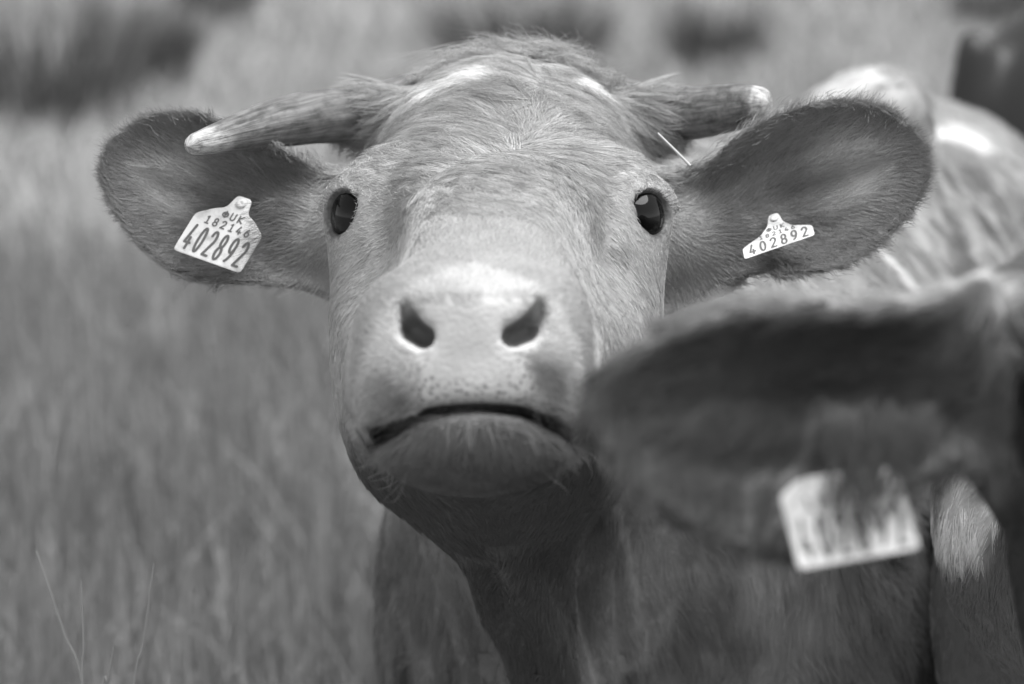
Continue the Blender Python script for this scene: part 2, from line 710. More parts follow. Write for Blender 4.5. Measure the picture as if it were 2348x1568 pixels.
def add_pores(m):
    t = m.node_tree
    b = t.nodes['Principled BSDF']
    old = b.inputs['Base Color'].links[0].from_socket
    at = N(t, 'ShaderNodeAttribute', attribute_name='pore')
    tc = N(t, 'ShaderNodeTexCoord')
    vo = N(t, 'ShaderNodeTexVoronoi', Scale=300.0)
    t.links.new(tc.outputs['Object'], vo.inputs['Vector'])
    mr = N(t, 'ShaderNodeMapRange')
    mr.inputs['From Min'].default_value = .18
    mr.inputs['From Max'].default_value = .42
    mr.inputs['To Min'].default_value = .72
    mr.inputs['To Max'].default_value = 0.0
    t.links.new(vo.outputs['Distance'], mr.inputs['Value'])
    mu = N(t, 'ShaderNodeMath', operation='MULTIPLY')
    t.links.new(mr.outputs[0], mu.inputs[0])
    t.links.new(at.outputs['Fac'], mu.inputs[1])
    inv = N(t, 'ShaderNodeMath', operation='SUBTRACT')
    inv.inputs[0].default_value = 1.0
    t.links.new(mu.outputs[0], inv.inputs[1])
    m2 = N(t, 'ShaderNodeMath', operation='MULTIPLY')
    t.links.new(old, m2.inputs[0])
    t.links.new(inv.outputs[0], m2.inputs[1])
    t.links.new(m2.outputs[0], b.inputs['Base Color'])


MAT_HIDE = attr_mat('hide_skin', .42, .4, bump=(360, .3, .0013), noise_amt=.14)
add_pores(MAT_HIDE)
MAT_HAIR = attr_mat('hair', .55, .25, noise_amt=0)
MAT_GRASS = attr_mat('grass_blade', .6, .2, noise_amt=0)
MAT_RUSH = attr_mat('rush_blade', .6, .2, noise_amt=0)
MAT_HORN, t_, b_ = new_mat('horn_keratin')
cx = N(t_, 'ShaderNodeCombineXYZ')
for k, nm in enumerate(('along', 'ring_cos', 'ring_sin')):
    at = N(t_, 'ShaderNodeAttribute', attribute_name=nm)
    t_.links.new(at.outputs['Fac'], cx.inputs[k])
src = N(t_, 'ShaderNodeAttribute', attribute_name='shade').outputs['Fac']
hgt = None
for (scl, det, lo_, hi_, f0, f1) in (((5, 13, 13), 6.0, .45, 1.55, .32, .68), ((16, 3.5, 3.5), 7.0, 1.15, .45, .44, .66)):
    mp = N(t_, 'ShaderNodeMapping')
    mp.inputs['Scale'].default_value = scl
    t_.links.new(cx.outputs[0], mp.inputs['Vector'])
    no = N(t_, 'ShaderNodeTexNoise', Scale=1.0, Detail=det, Roughness=.65)
    t_.links.new(mp.outputs[0], no.inputs['Vector'])
    mr = N(t_, 'ShaderNodeMapRange')
    for k_, v_ in (('From Min', f0), ('From Max', f1), ('To Min', lo_), ('To Max', hi_)):
        mr.inputs[k_].default_value = v_
    t_.links.new(no.outputs['Fac'], mr.inputs['Value'])
    mu = N(t_, 'ShaderNodeMath', operation='MULTIPLY')
    t_.links.new(src, mu.inputs[0])
    t_.links.new(mr.outputs[0], mu.inputs[1])
    src = mu.outputs[0]
    hgt = hgt or no.outputs['Fac']
t_.links.new(src, b_.inputs['Base Color'])
bp = N(t_, 'ShaderNodeBump', Strength=.6, Distance=.0015)
t_.links.new(hgt, bp.inputs['Height'])
t_.links.new(bp.outputs[0], b_.inputs['Normal'])
b_.inputs['Roughness'].default_value = .55

# tag plastic with scuffs
MAT_TAG, t_, b_ = new_mat('tag_plastic')
tc = N(t_, 'ShaderNodeTexCoord')
no = N(t_, 'ShaderNodeTexNoise', Scale=70.0, Detail=8.0, Roughness=.7)
t_.links.new(tc.outputs['Object'], no.inputs['Vector'])
cr = N(t_, 'ShaderNodeValToRGB')
cr.color_ramp.elements[0].position = .34
cr.color_ramp.elements[0].color = grey(.40)
cr.color_ramp.elements[1].position = .56
cr.color_ramp.elements[1].color = grey(.74)
t_.links.new(no.outputs['Fac'], cr.inputs[0])
t_.links.new(cr.outputs[0], b_.inputs['Base Color'])
b_.inputs['Roughness'].default_value = .45
MAT_INK, t_, b_ = new_mat('tag_ink')
b_.inputs['Base Color'].default_value = grey(.10)
b_.inputs['Roughness'].default_value = .6
MAT_EYE, t_, b_ = new_mat('eyeball')
at = N(t_, 'ShaderNodeAttribute', attribute_name='shade')
t_.links.new(at.outputs['Fac'], b_.inputs['Base Color'])
b_.inputs['Roughness'].default_value = .06
b_.inputs['Specular IOR Level'].default_value = .35
MAT_STRAW, t_, b_ = new_mat('straw')
b_.inputs['Base Color'].default_value = grey(.42)
MAT_GROUND, t_, b_ = new_mat('pasture_ground')
tc = N(t_, 'ShaderNodeTexCoord')
no = N(t_, 'ShaderNodeTexNoise', Scale=.9, Detail=8.0, Roughness=.65)
t_.links.new(tc.outputs['Object'], no.inputs['Vector'])
cr = N(t_, 'ShaderNodeValToRGB')
cr.color_ramp.elements[0].position = .3
cr.color_ramp.elements[0].color = grey(.14)
cr.color_ramp.elements[1].position = .7
cr.color_ramp.elements[1].color = grey(.26)
t_.links.new(no.outputs['Fac'], cr.inputs[0])
t_.links.new(cr.outputs[0], b_.inputs['Base Color'])
b_.inputs['Roughness'].default_value = .9

# ------------------------------------------------------------------ ground
G = 600.0
me = raw_mesh('pasture_ground', [(-G, -40, 0), (G, -40, 0), (G, 2 * G, 0), (-G, 2 * G, 0)], [(0, 1, 2, 3)], False)
o = obj('pasture_ground', me, MAT_GROUND, kind='structure')
o['label'] = 'rough grazed pasture running back behind the cattle'
o['category'] = 'ground'


# ------------------------------------------------------------------ grass
def blades(base, h, w, lean, bend, az, shade, tip=.05, seg=4):
    n = len(base)
    V = np.zeros((n, seg + 1, 2, 3))
    dirv = np.stack([np.cos(az), np.sin(az), np.zeros(n)], 1)
    face = rng.random(n) * 2 * math.pi
    side = np.stack([np.cos(face), np.sin(face), np.zeros(n)], 1)
    for k in range(seg + 1):
        s = k / seg
        c = base + np.array([0, 0, 1]) * (h * s * (1 - .35 * bend * s * s))[:, None] + dirv * (h * (lean * s + bend * s * s))[:, None]
        ww = w * (1 - s ** 1.6) + w * tip
        V[:, k, 0] = c - side * ww[:, None] / 2
        V[:, k, 1] = c + side * ww[:, None] / 2
    idx = np.arange(n)[:, None] * (2 * (seg + 1))
    F = []
    for k in range(seg):
        F.append(np.stack([idx[:, 0] + 2 * k, idx[:, 0] + 2 * k + 1, idx[:, 0] + 2 * k + 3, idx[:, 0] + 2 * k + 2], 1))
    sh = np.repeat(shade, 2 * (seg + 1))
    return V.reshape(-1, 3), np.concatenate(F), sh


def body_clear(xy, pads=.0):
    """true where no animal stands"""
    ok = np.ones(len(xy), bool)
    for a, b, r in ((CH_M, HP_M, .33), (CH_F, HP_F, .33), (CH_B, HP_B, .38)):
        a2, b2 = a[:2], b[:2]
        e = b2 - a2
        w = xy - a2
        t = np.clip(w @ e / (e @ e), -.15, 1.15)
        ok &= np.linalg.norm(w - t[:, None] * e, axis=1) > r + pads
    return ok


def make_grass():
    out = []
    # near, tall sward
    n = 66000
    d = 2.15 + (6.5 - 2.15) * rng.random(n) ** 1.35
    x = (rng.random(n) * 2 - 1) * (.42 * d + .65)
    xy = np.stack([x, d], 1)
    keep = body_clear(xy)
    xy = xy[keep]
    n = len(xy)
    p3 = np.c_[xy, np.zeros(n)]
    clump = vnoise(p3, 3.2, 5)
    h = (.25 + .24 * clump) * (.75 + .5 * rng.random(n)) * np.where(xy[:, 1] < 2.6, 1, .92)
    w = .0040 + .0070 * rng.random(n) ** 2
    sh = (.17 + .11 * clump + .11 * rng.random(n) ** 2)
    dry = rng.random(n) < .13
    sh = np.where(dry, .27 + .13 * rng.random(n), sh)
    out.append(blades(p3, h, w, rng.random(n) * .13, rng.random(n) ** 3 * .6, rng.random(n) * 6.283, sh))
    # far pasture
    n = 90000
    d = 6.0 + (42 - 6.0) * rng.random(n) ** 1.8
    x = (rng.random(n) * 2 - 1) * (.45 * d + 1.2)
    xy = np.stack([x, d], 1)
    p3 = np.c_[xy, np.zeros(n)]
    clump = fbm(p3, .55, 9)
    h = (.10 + .26 * clump) * (.7 + .6 * rng.random(n)) * (1 + d / 60)
    w = .006 + .0007 * d * (.5 + rng.random(n))
    sh = .24 + .22 * clump + .10 * rng.random(n)
    out.append(blades(p3, h, w, rng.random(n) * .3, rng.random(n) * .6, rng.random(n) * 6.283, sh, seg=2))
    vs, fs, ss, o_ = [], [], [], 0
    for V, F, s in out:
        vs.append(V)
        fs.append(F + o_)
        ss.append(s)
        o_ += len(V)
    me = raw_mesh('meadow_grass', np.concatenate(vs), np.concatenate(fs), False)
    put_attr(me, 'shade', np.concatenate(ss))
    o = obj('meadow_grass', me, MAT_GRASS, kind='stuff')
    o['label'] = 'tall loose meadow grass with pale dry blades around the cattle'
    o['category'] = 'grass'


make_grass()

# rush tussocks standing in the field
RUSH = [(70, 345, 430, 330, 'broad dark rush tussock, the largest in the field'),
        (330, 270, 150, 260, 'rush tussock leaning beside the broad dark one'),
        (505, 75, 150, 110, 'small lone rush tussock far out in the pasture'),
        (1190, 185, 430, 190, 'wide rush tussock directly behind the horned cow\'s poll'),
        (1640, 200, 150, 180, 'narrow rush tussock behind the horned cow\'s blunt horn'),
        (2290, 90, 230, 130, 'rush tussock just behind the dark cow\'s rump')]
for (px, py, wpx, hpx, lab) in RUSH:
    d = CAM_H / (sp - (784 - py) * S * cp)          # where the view ray meets the ground
    g = q2w(L(px, py, d))
    base = np.array([g[0], g[1], 0])
    rad, hh = wpx / 2 * S * d, hpx * S * d
    n = 520
    r = rad * np.sqrt(rng.random(n)) * .8
    th = rng.random(n) * 6.283
    b = np.stack([r * np.cos(th), r * np.sin(th), np.zeros(n)], 1)
    az = th + rng.normal(0, .5, n)
    V, F, s = blades(b, hh * (.45 + .95 * rng.random(n)), (.007 + .007 * rng.random(n)) * (d / 7) ** .7, .1 + .35 * r / rad, rng.random(n) ** 2 * .5, az,
                     .08 + .07 * rng.random(n) + .18 * (rng.random(n) < .16))
    me = raw_mesh('rush_tussock', V, F, False)
    put_attr(me, 'shade', s)
    o = obj('rush_tussock', me, MAT_RUSH)
    o.location = base
    tag_thing(o, lab, 'rush tussock', 'rush tussocks in the pasture')

# a few dry stems that stand out at the focus distance
STEMS = [((82, 1262), (205, 1640), 1.86, 'thin pale dry stem with a bent tip, standing apart from the paired stems'),
         ((352, 1290), (300, 1650), 1.84, 'straight pale dry stem rising alone out of the grass'),
         ((186, 1330), (190, 1640), 1.80, 'upright pale dry stem, thicker than its neighbours'),
         ((560, 1230), (500, 1640), 2.05, 'slender pale dry stem leaning toward the horned cow'),
         ((262, 1480), (225, 1650), 1.82, 'short pale dry stem low among the blades')]
for (a, b, d, lab) in STEMS:
    p0, p1 = q2w(L(*a, d)), q2w(L(*b, d + .02))
    e_ = (p1 - p0) / abs(p1[2] - p0[2])
    root = p0 + e_ * p0[2] * np.array([.6, .6, 1])
    root[2] = 0
    pts = spline([root, root * .6 + p1 * .4 + [0, 0, 0], p1, (p0 + p1) / 2 + [.001, 0, 0], p0], 6)
    V, F = tube(pts - root, np.linspace(.0012, .0006, len(pts)), 8)
    me = raw_mesh('dry_grass_stem', V, F)
    put_attr(me, 'shade', np.full(len(V), .27))
    o = obj('dry_grass_stem', me, MAT_GRASS)
    o.location = root
    tag_thing(o, lab, 'grass stem', 'dry stems in the near grass')
print('grass', round(time.time() - T0, 1))


# ------------------------------------------------------------------ coat colours
def cap2(px, py, pts, r):
    """px distance (in photo pixels) to a polyline, 1 inside radius r fading out"""
    P = np.stack([px, py], 1)
    d = np.full(len(P), 1e9)
    for a, b in zip(pts[:-1], pts[1:]):
        a, b = np.array(a, float), np.array(b, float)
        e = b - a
        t = np.clip((P - a) @ e / (e @ e), 0, 1)
        d = np.minimum(d, np.linalg.norm(P - a - t[:, None] * e, axis=1))
    return d


MUZ = np.array([(1080, 606), (1180, 630), (1262, 684), (1312, 770), (1340, 860), (1348, 985), (1322, 1004), (1268, 974), (1190, 946), (1085, 937), (985, 950), (912, 982), (862, 1002), (824, 985), (822, 870), (850, 780), (900, 690), (970, 640)], float)
MUZ = spline(MUZ, 3, True)
PAD = spline(np.array([(935, 700), (1080, 694), (1228, 690), (1236, 730), (1200, 745), (1160, 760), (1152, 800), (1205, 830), (1215, 900), (1190, 940), (1080, 932), (975, 940),
                       (955, 890), (970, 830), (990, 800), (985, 765), (945, 740)], float), 3, True)


def head_muzzle(q):
    px, py = px_of(q)
    return sstep(14, -14, poly2d(np.stack([px, py], 1), MUZ) + 16 * (vnoise(q, 120, 3) - .5)) * (q[:, 1] < 1.56)


def shade_main(q, nrm=None):
    px, py = px_of(q)
    d = q[:, 1]
    n1, n2 = fbm(q, 14, 1), fbm(q, 70, 4)
    s = .43 + .10 * (n1 - .5) + .08 * (n2 - .5)
    # face: paler round the eyes and on the cheeks
    for ex in (790, 1490):
        s = s + .05 * sstep(120, 40, np.hypot(px - ex, (py - 500) * .9)) * (d < 1.8)
    # ears, soft darker inside with a pale middle
    for e, cx, cy in ((ear_l, 400, 400), (ear_r, 1930, 400)):
        m = np.all((q > e.lo) & (q < e.hi), axis=1)
        if m.any():
            _, ee, u = e.uv(q[m])
            w = sstep(.08, .2, u) * sstep(.03, .0, ee)
            inner = .24 + .26 * sstep(.012, .035, -ee) * sstep(.45, .7, u) * (.5 + n2[m])
            front = sstep(.004, -.004, q[m][:, 1] - e.surf(q[m])[2])
            inner = inner * front + .30 * (1 - front)
            s[m] = s[m] * (1 - w) + inner * w
    # white marks on the poll
    wob = 26 * (vnoise(q, 60, 8) - .5)
    wp = sstep(24, 8, cap2(px, py, [(1010, 192), (1090, 174), (1190, 168)], 0) + wob)
    wp = np.maximum(wp, sstep(13, 4, cap2(px, py, [(1275, 172), (1315, 178)], 0) + wob * .6))
    wp = wp * (d < 1.95)
    s = s * (1 - wp) + .85 * wp
    # muzzle
    mz = head_muzzle(q)
    dk = 1.3 * sstep(110, 30, np.hypot(px - 1238, (py - 890) * .9)) + 1.15 * sstep(105, 30, np.hypot(px - 905, (py - 925) * .9)) + .35 * sstep(14, 4, np.abs(py - 682)) * (n2 > .45)
    mc = .62 - .38 * np.clip(dk, 0, 1.2) * (.25 + n2) + .06 * (n2 - .5)
    s = s * (1 - mz) + mc * mz
    # lower lip, darker downward; shade under the jaw painted into the coat
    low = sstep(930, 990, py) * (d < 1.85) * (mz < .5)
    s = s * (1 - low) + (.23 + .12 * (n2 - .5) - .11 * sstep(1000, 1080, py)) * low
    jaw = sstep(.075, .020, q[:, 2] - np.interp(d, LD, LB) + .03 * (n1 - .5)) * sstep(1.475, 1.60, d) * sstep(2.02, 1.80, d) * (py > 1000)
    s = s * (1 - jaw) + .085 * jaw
    # dark lid margins
    for (c, a, h, v) in EYES:
        p_ = q - c
        rr = np.sqrt((p_ @ h / 1.18) ** 2 + (p_ @ v) ** 2)
        lm = sstep(.0184, .0164, rr) * (p_ @ a > 0)
        s = s * (1 - lm) + .07 * lm
    # bare nose pad; darker inside the nostrils and along the mouth line
    pd = sstep(34, -20, 20 * (n2 - .5) + poly2d(np.stack([px, py], 1), PAD)) * (d < 1.50)
    s = s * (1 - pd) + (.44 + .10 * (n2 - .5) - .08 * sstep(800, 900, py)) * pd
    for (p_, r_) in CARVE['nostril']:
        nl = sstep(.016, .010, np.hypot(q[:, 0] - p_[0][0] * .6 - p_[1][0] * .4, q[:, 2] - p_[0][2] * .6 - p_[1][2] * .4)) * sstep(.004, .014, d - p_[0][1]) * (d < 1.56)
        s = s * (1 - nl) + .26 * nl
    mo = sstep(24, 8, cap2(px, py, [(868, 1000), (915, 982), (985, 948), (1085, 936), (1190, 945), (1268, 975), (1316, 1000)], 0)) * (d > 1.442) * (d < 1.56)
    s = s * (1 - mo) + .05 * mo
    # body
    bd = sstep(1.90, 1.99, d)
    w_ = q2w(q)
    body = .39 + .10 * (n1 - .5)
    mott = sstep(.50, .62, fbm(q, 26, 12)) * sstep(1980, 2100, px) * (py > 380)
    body = body - .18 * mott
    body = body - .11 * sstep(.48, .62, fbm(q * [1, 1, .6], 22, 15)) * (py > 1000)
    white = np.maximum(sstep(40, 12, cap2(px, py, [(1900, 215), (1990, 185)], 0) + wob), sstep(26, 8, cap2(px, py, [(2140, 300), (2190, 308), (2250, 330)], 0) + wob * .6))
    white = np.maximum(white, sstep(14, 4, cap2(px, py, [(2005, 560), (2050, 615), (2092, 660)], 0) + wob * .4))
    body = body * (1 - white) + .85 * white
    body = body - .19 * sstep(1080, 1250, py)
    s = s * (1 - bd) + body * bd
    return np.clip(s, .03, .9)


def shade_front(q, nrm=None):
    px, py = px_of(q)
    n1, n2 = fbm(q, 14, 21), fbm(q, 60, 24)
    s = .07 + .02 * (n1 - .5) + .015 * (n2 - .5)
    chest = sstep(1.45, 1.6, q[:, 1])
    s = s + .12 * chest
    wob = 40 * (vnoise(q, 45, 8) - .5)
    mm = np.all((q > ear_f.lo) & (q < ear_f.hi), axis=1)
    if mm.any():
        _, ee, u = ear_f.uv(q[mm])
        s[mm] += .22 * sstep(-.010, -.002, ee) * (py[mm] < 840) * sstep(1.0, .6, u) * (px[mm] < 2300)  # light along the ear's upper rim, put into the coat colour
    s = s + .16 * sstep(740, 670, py) * sstep(1500, 1900, px) * (q[:, 1] < 1.45)  # top of ear and temple painted paler, standing in for light from above
    w = sstep(105, 30, cap2(px, py, [(2250, 1060), (2190, 1230)], 0) + 1.8 * wob)
    w = np.maximum(w, sstep(18, 6, cap2(px, py, [(2310, 1135), (2240, 1270)], 0) + wob * .3))
    w = w * chest * (q[:, 1] < 1.88)
    return np.clip(s * (1 - w) + .85 * w, .03, .9)


def shade_back(q, nrm=None):
    return .025 + .015 * fbm(q, 6, 31)


# ------------------------------------------------------------------ hair
def tri_sample(P, F, weight, n):
    a, b, c, d = (P[F[:, k]] for k in range(4))
    ar = .5 * np.linalg.norm(np.cross(c - a, d - b), axis=1) * weight
    f = rng.choice(len(F), n, p=ar / ar.sum())
    u, v = rng.random(n)[:, None], rng.random(n)[:, None]
    return (a[f] * (1 - u) + b[f] * u) * (1 - v) + (d[f] * (1 - u) + c[f] * u) * v


def hair_curves(name, pts, rad, shade, mat, root, parent=None):
    """pts (N,K,3) in Q"""
    n, k, _ = pts.shape
    W = q2w(pts.reshape(-1, 3)) - np.array(root.location)
    hc = bpy.data.hair_curves.new(name)
    hc.add_curves([k] * n)
    hc.attributes['position'].data.foreach_set('vector', W.astype(np.float32).ravel())
    ra = hc.attributes.get('radius') or hc.attributes.new('radius', 'FLOAT', 'POINT')
    ra.data.foreach_set('value', rad.astype(np.float32).ravel())
    sa = hc.attributes.new('shade', 'FLOAT', 'POINT')
    sa.data.foreach_set('value', np.repeat(shade, k).astype(np.float32))
    return obj(name, hc, mat, root, parent, kind='stuff')


def grow(sdf, roots, flow, length, lift, rad, clump=10, spread=.0035, pinch=.55, wav=.12, k=5, jit=.25):
    """locks of hair: `roots` are lock centres; returns points (N,k,3), radii, per-hair root positions"""
    n = len(roots)
    g = grad(sdf, roots)
    nr = g / (np.linalg.norm(g, axis=1)[:, None] + 1e-9)
    F = flow(roots, nr)
    F = F - nr * (F * nr).sum(1)[:, None]
    F /= np.linalg.norm(F, axis=1)[:, None] + 1e-9
    B = np.cross(nr, F)
    ang = (vnoise(roots, 40, 51) - .5) * 2 * jit * 2 + rng.normal(0, jit * .5, n)
    F2 = F * np.cos(ang)[:, None] + B * np.sin(ang)[:, None]
    ln = length(roots) * (.75 + .5 * rng.random(n))
    lf = lift(roots)
    idx = np.repeat(np.arange(n), clump)
    m = len(idx)
    o1, o2 = rng.normal(0, spread, m), rng.normal(0, spread, m)
    r = roots[idx] + F2[idx] * o1[:, None] + B[idx] * o2[:, None]
    r = r - nr[idx] * sdf(r)[:, None]
    l2 = ln[idx] * (.7 + .5 * rng.random(m))
    a2 = rng.normal(0, jit * .45, m)
    D = F2[idx] * np.cos(a2)[:, None] + B[idx] * np.sin(a2)[:, None]
    sidew = np.cross(nr[idx], D)
    ph = rng.random(n)[idx] * 6.28 + rng.normal(0, .5, m)
    curl = rng.normal(0, wav, n)[idx] + rng.normal(0, wav * .5, m)
    lfm = (lf[idx] * (.6 + .8 * rng.random(m)))
    pts = np.zeros((m, k, 3))
    ltip = l2[:, None]
    tipc = roots[idx] + D * 0 + F2[idx] * ln[idx][:, None] + nr[idx] * (lf * ln * .55)[idx][:, None]
    for j in range(k):
        s = j / (k - 1)
        p = r + D * ltip * s + nr[idx] * (l2 * lfm * s * (1.25 - .75 * s))[:, None] + sidew * (l2 * curl * np.sin(s * 2.4 + ph * .3) * s)[:, None]
        if pinch:
            c = roots[idx] + F2[idx] * (l2 * s)[:, None] + nr[idx] * (lf * ln)[idx][:, None] * s * (1.25 - .75 * s) + B[idx] * (ln * curl[::clump] if False else 0)
            p = p * (1 - pinch * s ** 1.5) + (c + sidew * (l2 * curl * np.sin(s * 2.4 + ph * .3) * s)[:, None]) * pinch * s ** 1.5
        pts[:, j] = p
    sr = np.linspace(0, 1, k)
    R = rad * (1 - .8 * sr[None] ** 1.5) * (.7 + .6 * rng.random(m))[:, None]
    return pts, R, r, idx


WH = [L(985, 428, 1.63), L(1070, 372, 1.66), L(1190, 338, 1.68), L(1232, 230, 1.76), L(1235, 140, 1.85)]


def flow_head(q, nr):
    # away from the whorl line on the forehead; down and out over the cheeks; outward on the ears
    best = np.full(len(q), 1e9)
    D = np.zeros_like(q)
    for a, b in zip(WH[:-1], WH[1:]):
        e = b - a
        t = np.clip((q - a) @ e / (e @ e), 0, 1)
        v = q - a - t[:, None] * e
        dd = np.linalg.norm(v, axis=1)
        m = dd < best
        best[m] = dd[m]
        D[m] = v[m]
    D = D / (np.linalg.norm(D, axis=1)[:, None] + 1e-6)
    low = sstep(.06, .20, best)[:, None]
    upw = (sstep(.118, .135, q[:, 2]) * np.exp(-((q[:, 0] - .008) / .05) ** 2) * (q[:, 1] < 1.95))[:, None]
    D = D + upw * sstep(.175, .150, q[:, 2:3]) * np.array([0, .5, .9])
    D = D + low * np.array([0, .1, -.55]) * (q[:, 2:3] < .12)
    D = D + .25 * np.stack([vnoise(q, 22, 61) - .5, vnoise(q, 22, 62) - .5, vnoise(q, 22, 63) - .5], 1)
    # muzzle: away from the nose pad
    m = (q[:, 1] < 1.56)[:, None] * sstep(.075, .06, np.abs(q[:, 0:1] + .022))
    c = L(1083, 790, 1.42)
    D2 = q - c + np.array([0, .03, -.01])
    D2 /= np.linalg.norm(D2, axis=1)[:, None]
    D = D * (1 - m) + D2 * m
    for e, s in ((ear_l, -1), (ear_r, 1)):
        mm = np.all((q > e.lo) & (q < e.hi), axis=1)
        if mm.any():
            P, ee, u = e.uv(q[mm])
            w = sstep(-.02, .15, u) * sstep(.03, .01, ee)
            sd = (P - e.root) @ np.array([-e.ax[1], e.ax[0]])
            tan = np.array([-e.ax[1], e.ax[0]])
            d2 = e.ax[None] + tan[None] * np.clip(sd / .05, -1.2, 1.2)[:, None] * .9
            dirs = np.stack([d2[:, 0], -.15 + 0 * u, d2[:, 1] - .15], 1)
            dirs /= np.linalg.norm(dirs, axis=1)[:, None]
            D[mm] = D[mm] * (1 - w)[:, None] + dirs * w[:, None]
    # neck and body: back and down
    bd = sstep(1.86, 1.98, q[:, 1])[:, None]
    Db = np.array([.25, .55, -.75]) + .5 * np.stack([vnoise(q, 9, 71) - .5, vnoise(q, 9, 72) - .5, vnoise(q, 9, 73) - .5], 1)
    thr = ((q[:, 2] < -.09) & (q[:, 1] > 1.55))[:, None]
    D = np.where(thr, D * .4 + np.array([0, .3, -.9]), D)
    return D * (1 - bd) + Db * bd


def ear_w(q):
    w = np.zeros(len(q))
    rim = np.zeros(len(q))
    for e in (ear_l, ear_r):
        m = np.all((q > e.lo) & (q < e.hi), axis=1)
        if m.any():
            P, ee, u = e.uv(q[m])
            ww = sstep(.05, .2, u) * (ee < .01)
            w[m] = np.maximum(w[m], ww)
            rim[m] = np.maximum(rim[m], ww * sstep(-.014, -.003, ee))
    return w, rim


def len_head(q):
    px, py = px_of(q)
    d = q[:, 1]
    l = np.full(len(q), .008)
    fore = sstep(470, 330, py) * (d < 1.97)
    l = l + .019 * fore
    poll = sstep(230, 130, py) * (d < 2.0)
    l = l - .006 * poll
    mz = (d < 1.56) * (np.abs(q[:, 0] + .022) < .075)
    l = np.where(mz, .0055, l)
    l = np.where(mz & (py > 960), .013, l)
    l = np.where((py > 1020) & (d > 1.54) & (d < 1.95), .013, l)
    e, rim = ear_w(q)
    l = l * (1 - e) + (.0125 - .004 * rim) * e
    l = np.where(d > 1.95, .024, l)
    for (c, a, h, v) in EYES:
        r = np.linalg.norm(q - c, axis=1)
        l = l * (.22 + .78 * sstep(.026, .072, r))
    return l


def lift_head(q):
    px, py = px_of(q)
    l = np.full(len(q), .12)
    l = l + .16 * sstep(420, 300, py) * (q[:, 1] < 1.97) - .14 * sstep(250, 190, py) * (q[:, 1] < 1.97)
    l = np.where(q[:, 1] > 1.95, .26, l)
    e, rim = ear_w(q)
    return l * (1 - e) + (.12 - .07 * rim) * e


def bald_main(q):
    px, py = px_of(q)
    pad = (poly2d(np.stack([px, py], 1), PAD) + 46 * (vnoise(q, 190, 41) - .5) < 2) & (q[:, 1] < 1.50)
    no = ~pad
    for (c, a, h, v) in EYES:
        p = q - c
        rr = np.sqrt((p @ h / 1.18) ** 2 + (p @ v) ** 2)
        no &= ~((rr < .0170) & (p @ a > 0))
    # keep nostrils and mouth clear
    for cx, cy in ((962, 762), (1190, 758)):
        no &= ~((np.hypot(px - cx, py - cy) < 46) & (q[:, 1] < 1.52))
    no &= ~((cap2(px, py, [(868, 1000), (915, 982), (985, 948), (1085, 936), (1190, 945), (1268, 975), (1316, 1000)], 0) < 9) & (q[:, 1] < 1.52))
    return no


# ------------------------------------------------------------------ eyes
def eyeball(c, a, h, v, root, gaze):
    a = a * .8 + np.array([0, -.42, .02])
    a = a / np.linalg.norm(a)
    h = np.cross(a, np.array([0, 0, 1.0]))
    h /= np.linalg.norm(h)
    v = np.cross(h, a)
    n, m = 40, 40
    V, F, s = [], [], []
    r = .0243
    for i in range(n + 1):
        th = math.pi * i / n
        for j in range(m):
            ph = 2 * math.pi * j / m
            loc = (math.cos(th), math.sin(th) * math.cos(ph), math.sin(th) * math.sin(ph))
            V.append(c + r * (a * loc[0] * (1.04 if th < .8 else 1.0) + h * loc[1] + v * loc[2]))
            hx, vx = math.sin(th) * math.cos(ph), math.sin(th) * math.sin(ph)
            iris = th < .92
            pup = (hx / .66) ** 2 + (vx / .50) ** 2 < 1 and th < 1.2
            s.append(.004 if pup else (.006 if iris else .22))
    for i in range(n):
        for j in range(m):
            F.append((i * m + j, i * m + (j + 1) % m, (i + 1) * m + (j + 1) % m, (i + 1) * m + j))
    me = raw_mesh('eye', q2w(np.array(V)) - np.array(root.location), np.array(F))
    put_attr(me, 'shade', s)
    return obj('eye', me, MAT_EYE, root)


# ------------------------------------------------------------------ lettering: round-ended strokes
def arc(cx, cy, rx, ry, a0, a1, n=14):
    t = np.radians(np.linspace(a0, a1, n))
    return np.stack([cx + rx * np.cos(t), cy + ry * np.sin(t)], 1)


def Pp(*p):
    return np.array(p, float)


GLYPH = {
    '0': [arc(.5, 1, .36, .9, 0, 360, 28)],
    '1': [Pp((.28, 1.62), (.55, 1.9), (.55, .1)), Pp((.25, .1), (.85, .1))],
    '2': [np.concatenate([arc(.5, 1.4, .36, .5, 165, -30, 14), Pp((.14, .1), (.88, .1))])],
    '4': [Pp((.62, .1), (.62, .95)), Pp((.90, .55), (.10, .55), (.50, 1.9))],
    '6': [arc(.5, .62, .36, .54, 0, 360, 24), np.concatenate([arc(.95, .75, .81, 1.15, 175, 112, 10)])],
    '8': [arc(.5, 1.42, .31, .48, 0, 360, 24), arc(.5, .52, .37, .46, 0, 360, 24)],
    '9': [arc(.5, 1.38, .36, .54, 0, 360, 24), arc(.05, 1.25, .81, 1.15, -5, -68, 10)],
    'U': [np.concatenate([Pp((.14, 1.9), (.14, .6)), arc(.5, .55, .36, .46, 180, 360, 12), Pp((.86, 1.9))])],
    'K': [Pp((.15, .1), (.15, 1.9)), Pp((.85, 1.9), (.15, .95), (.88, .1))],
    'O': [arc(.5, 1, .48, .62, 0, 360, 24), Pp((.5, .2), (.5, 1.9)), arc(.5, 1.25, .2, .3, 180, 360, 8)],
    ' ': [],
}


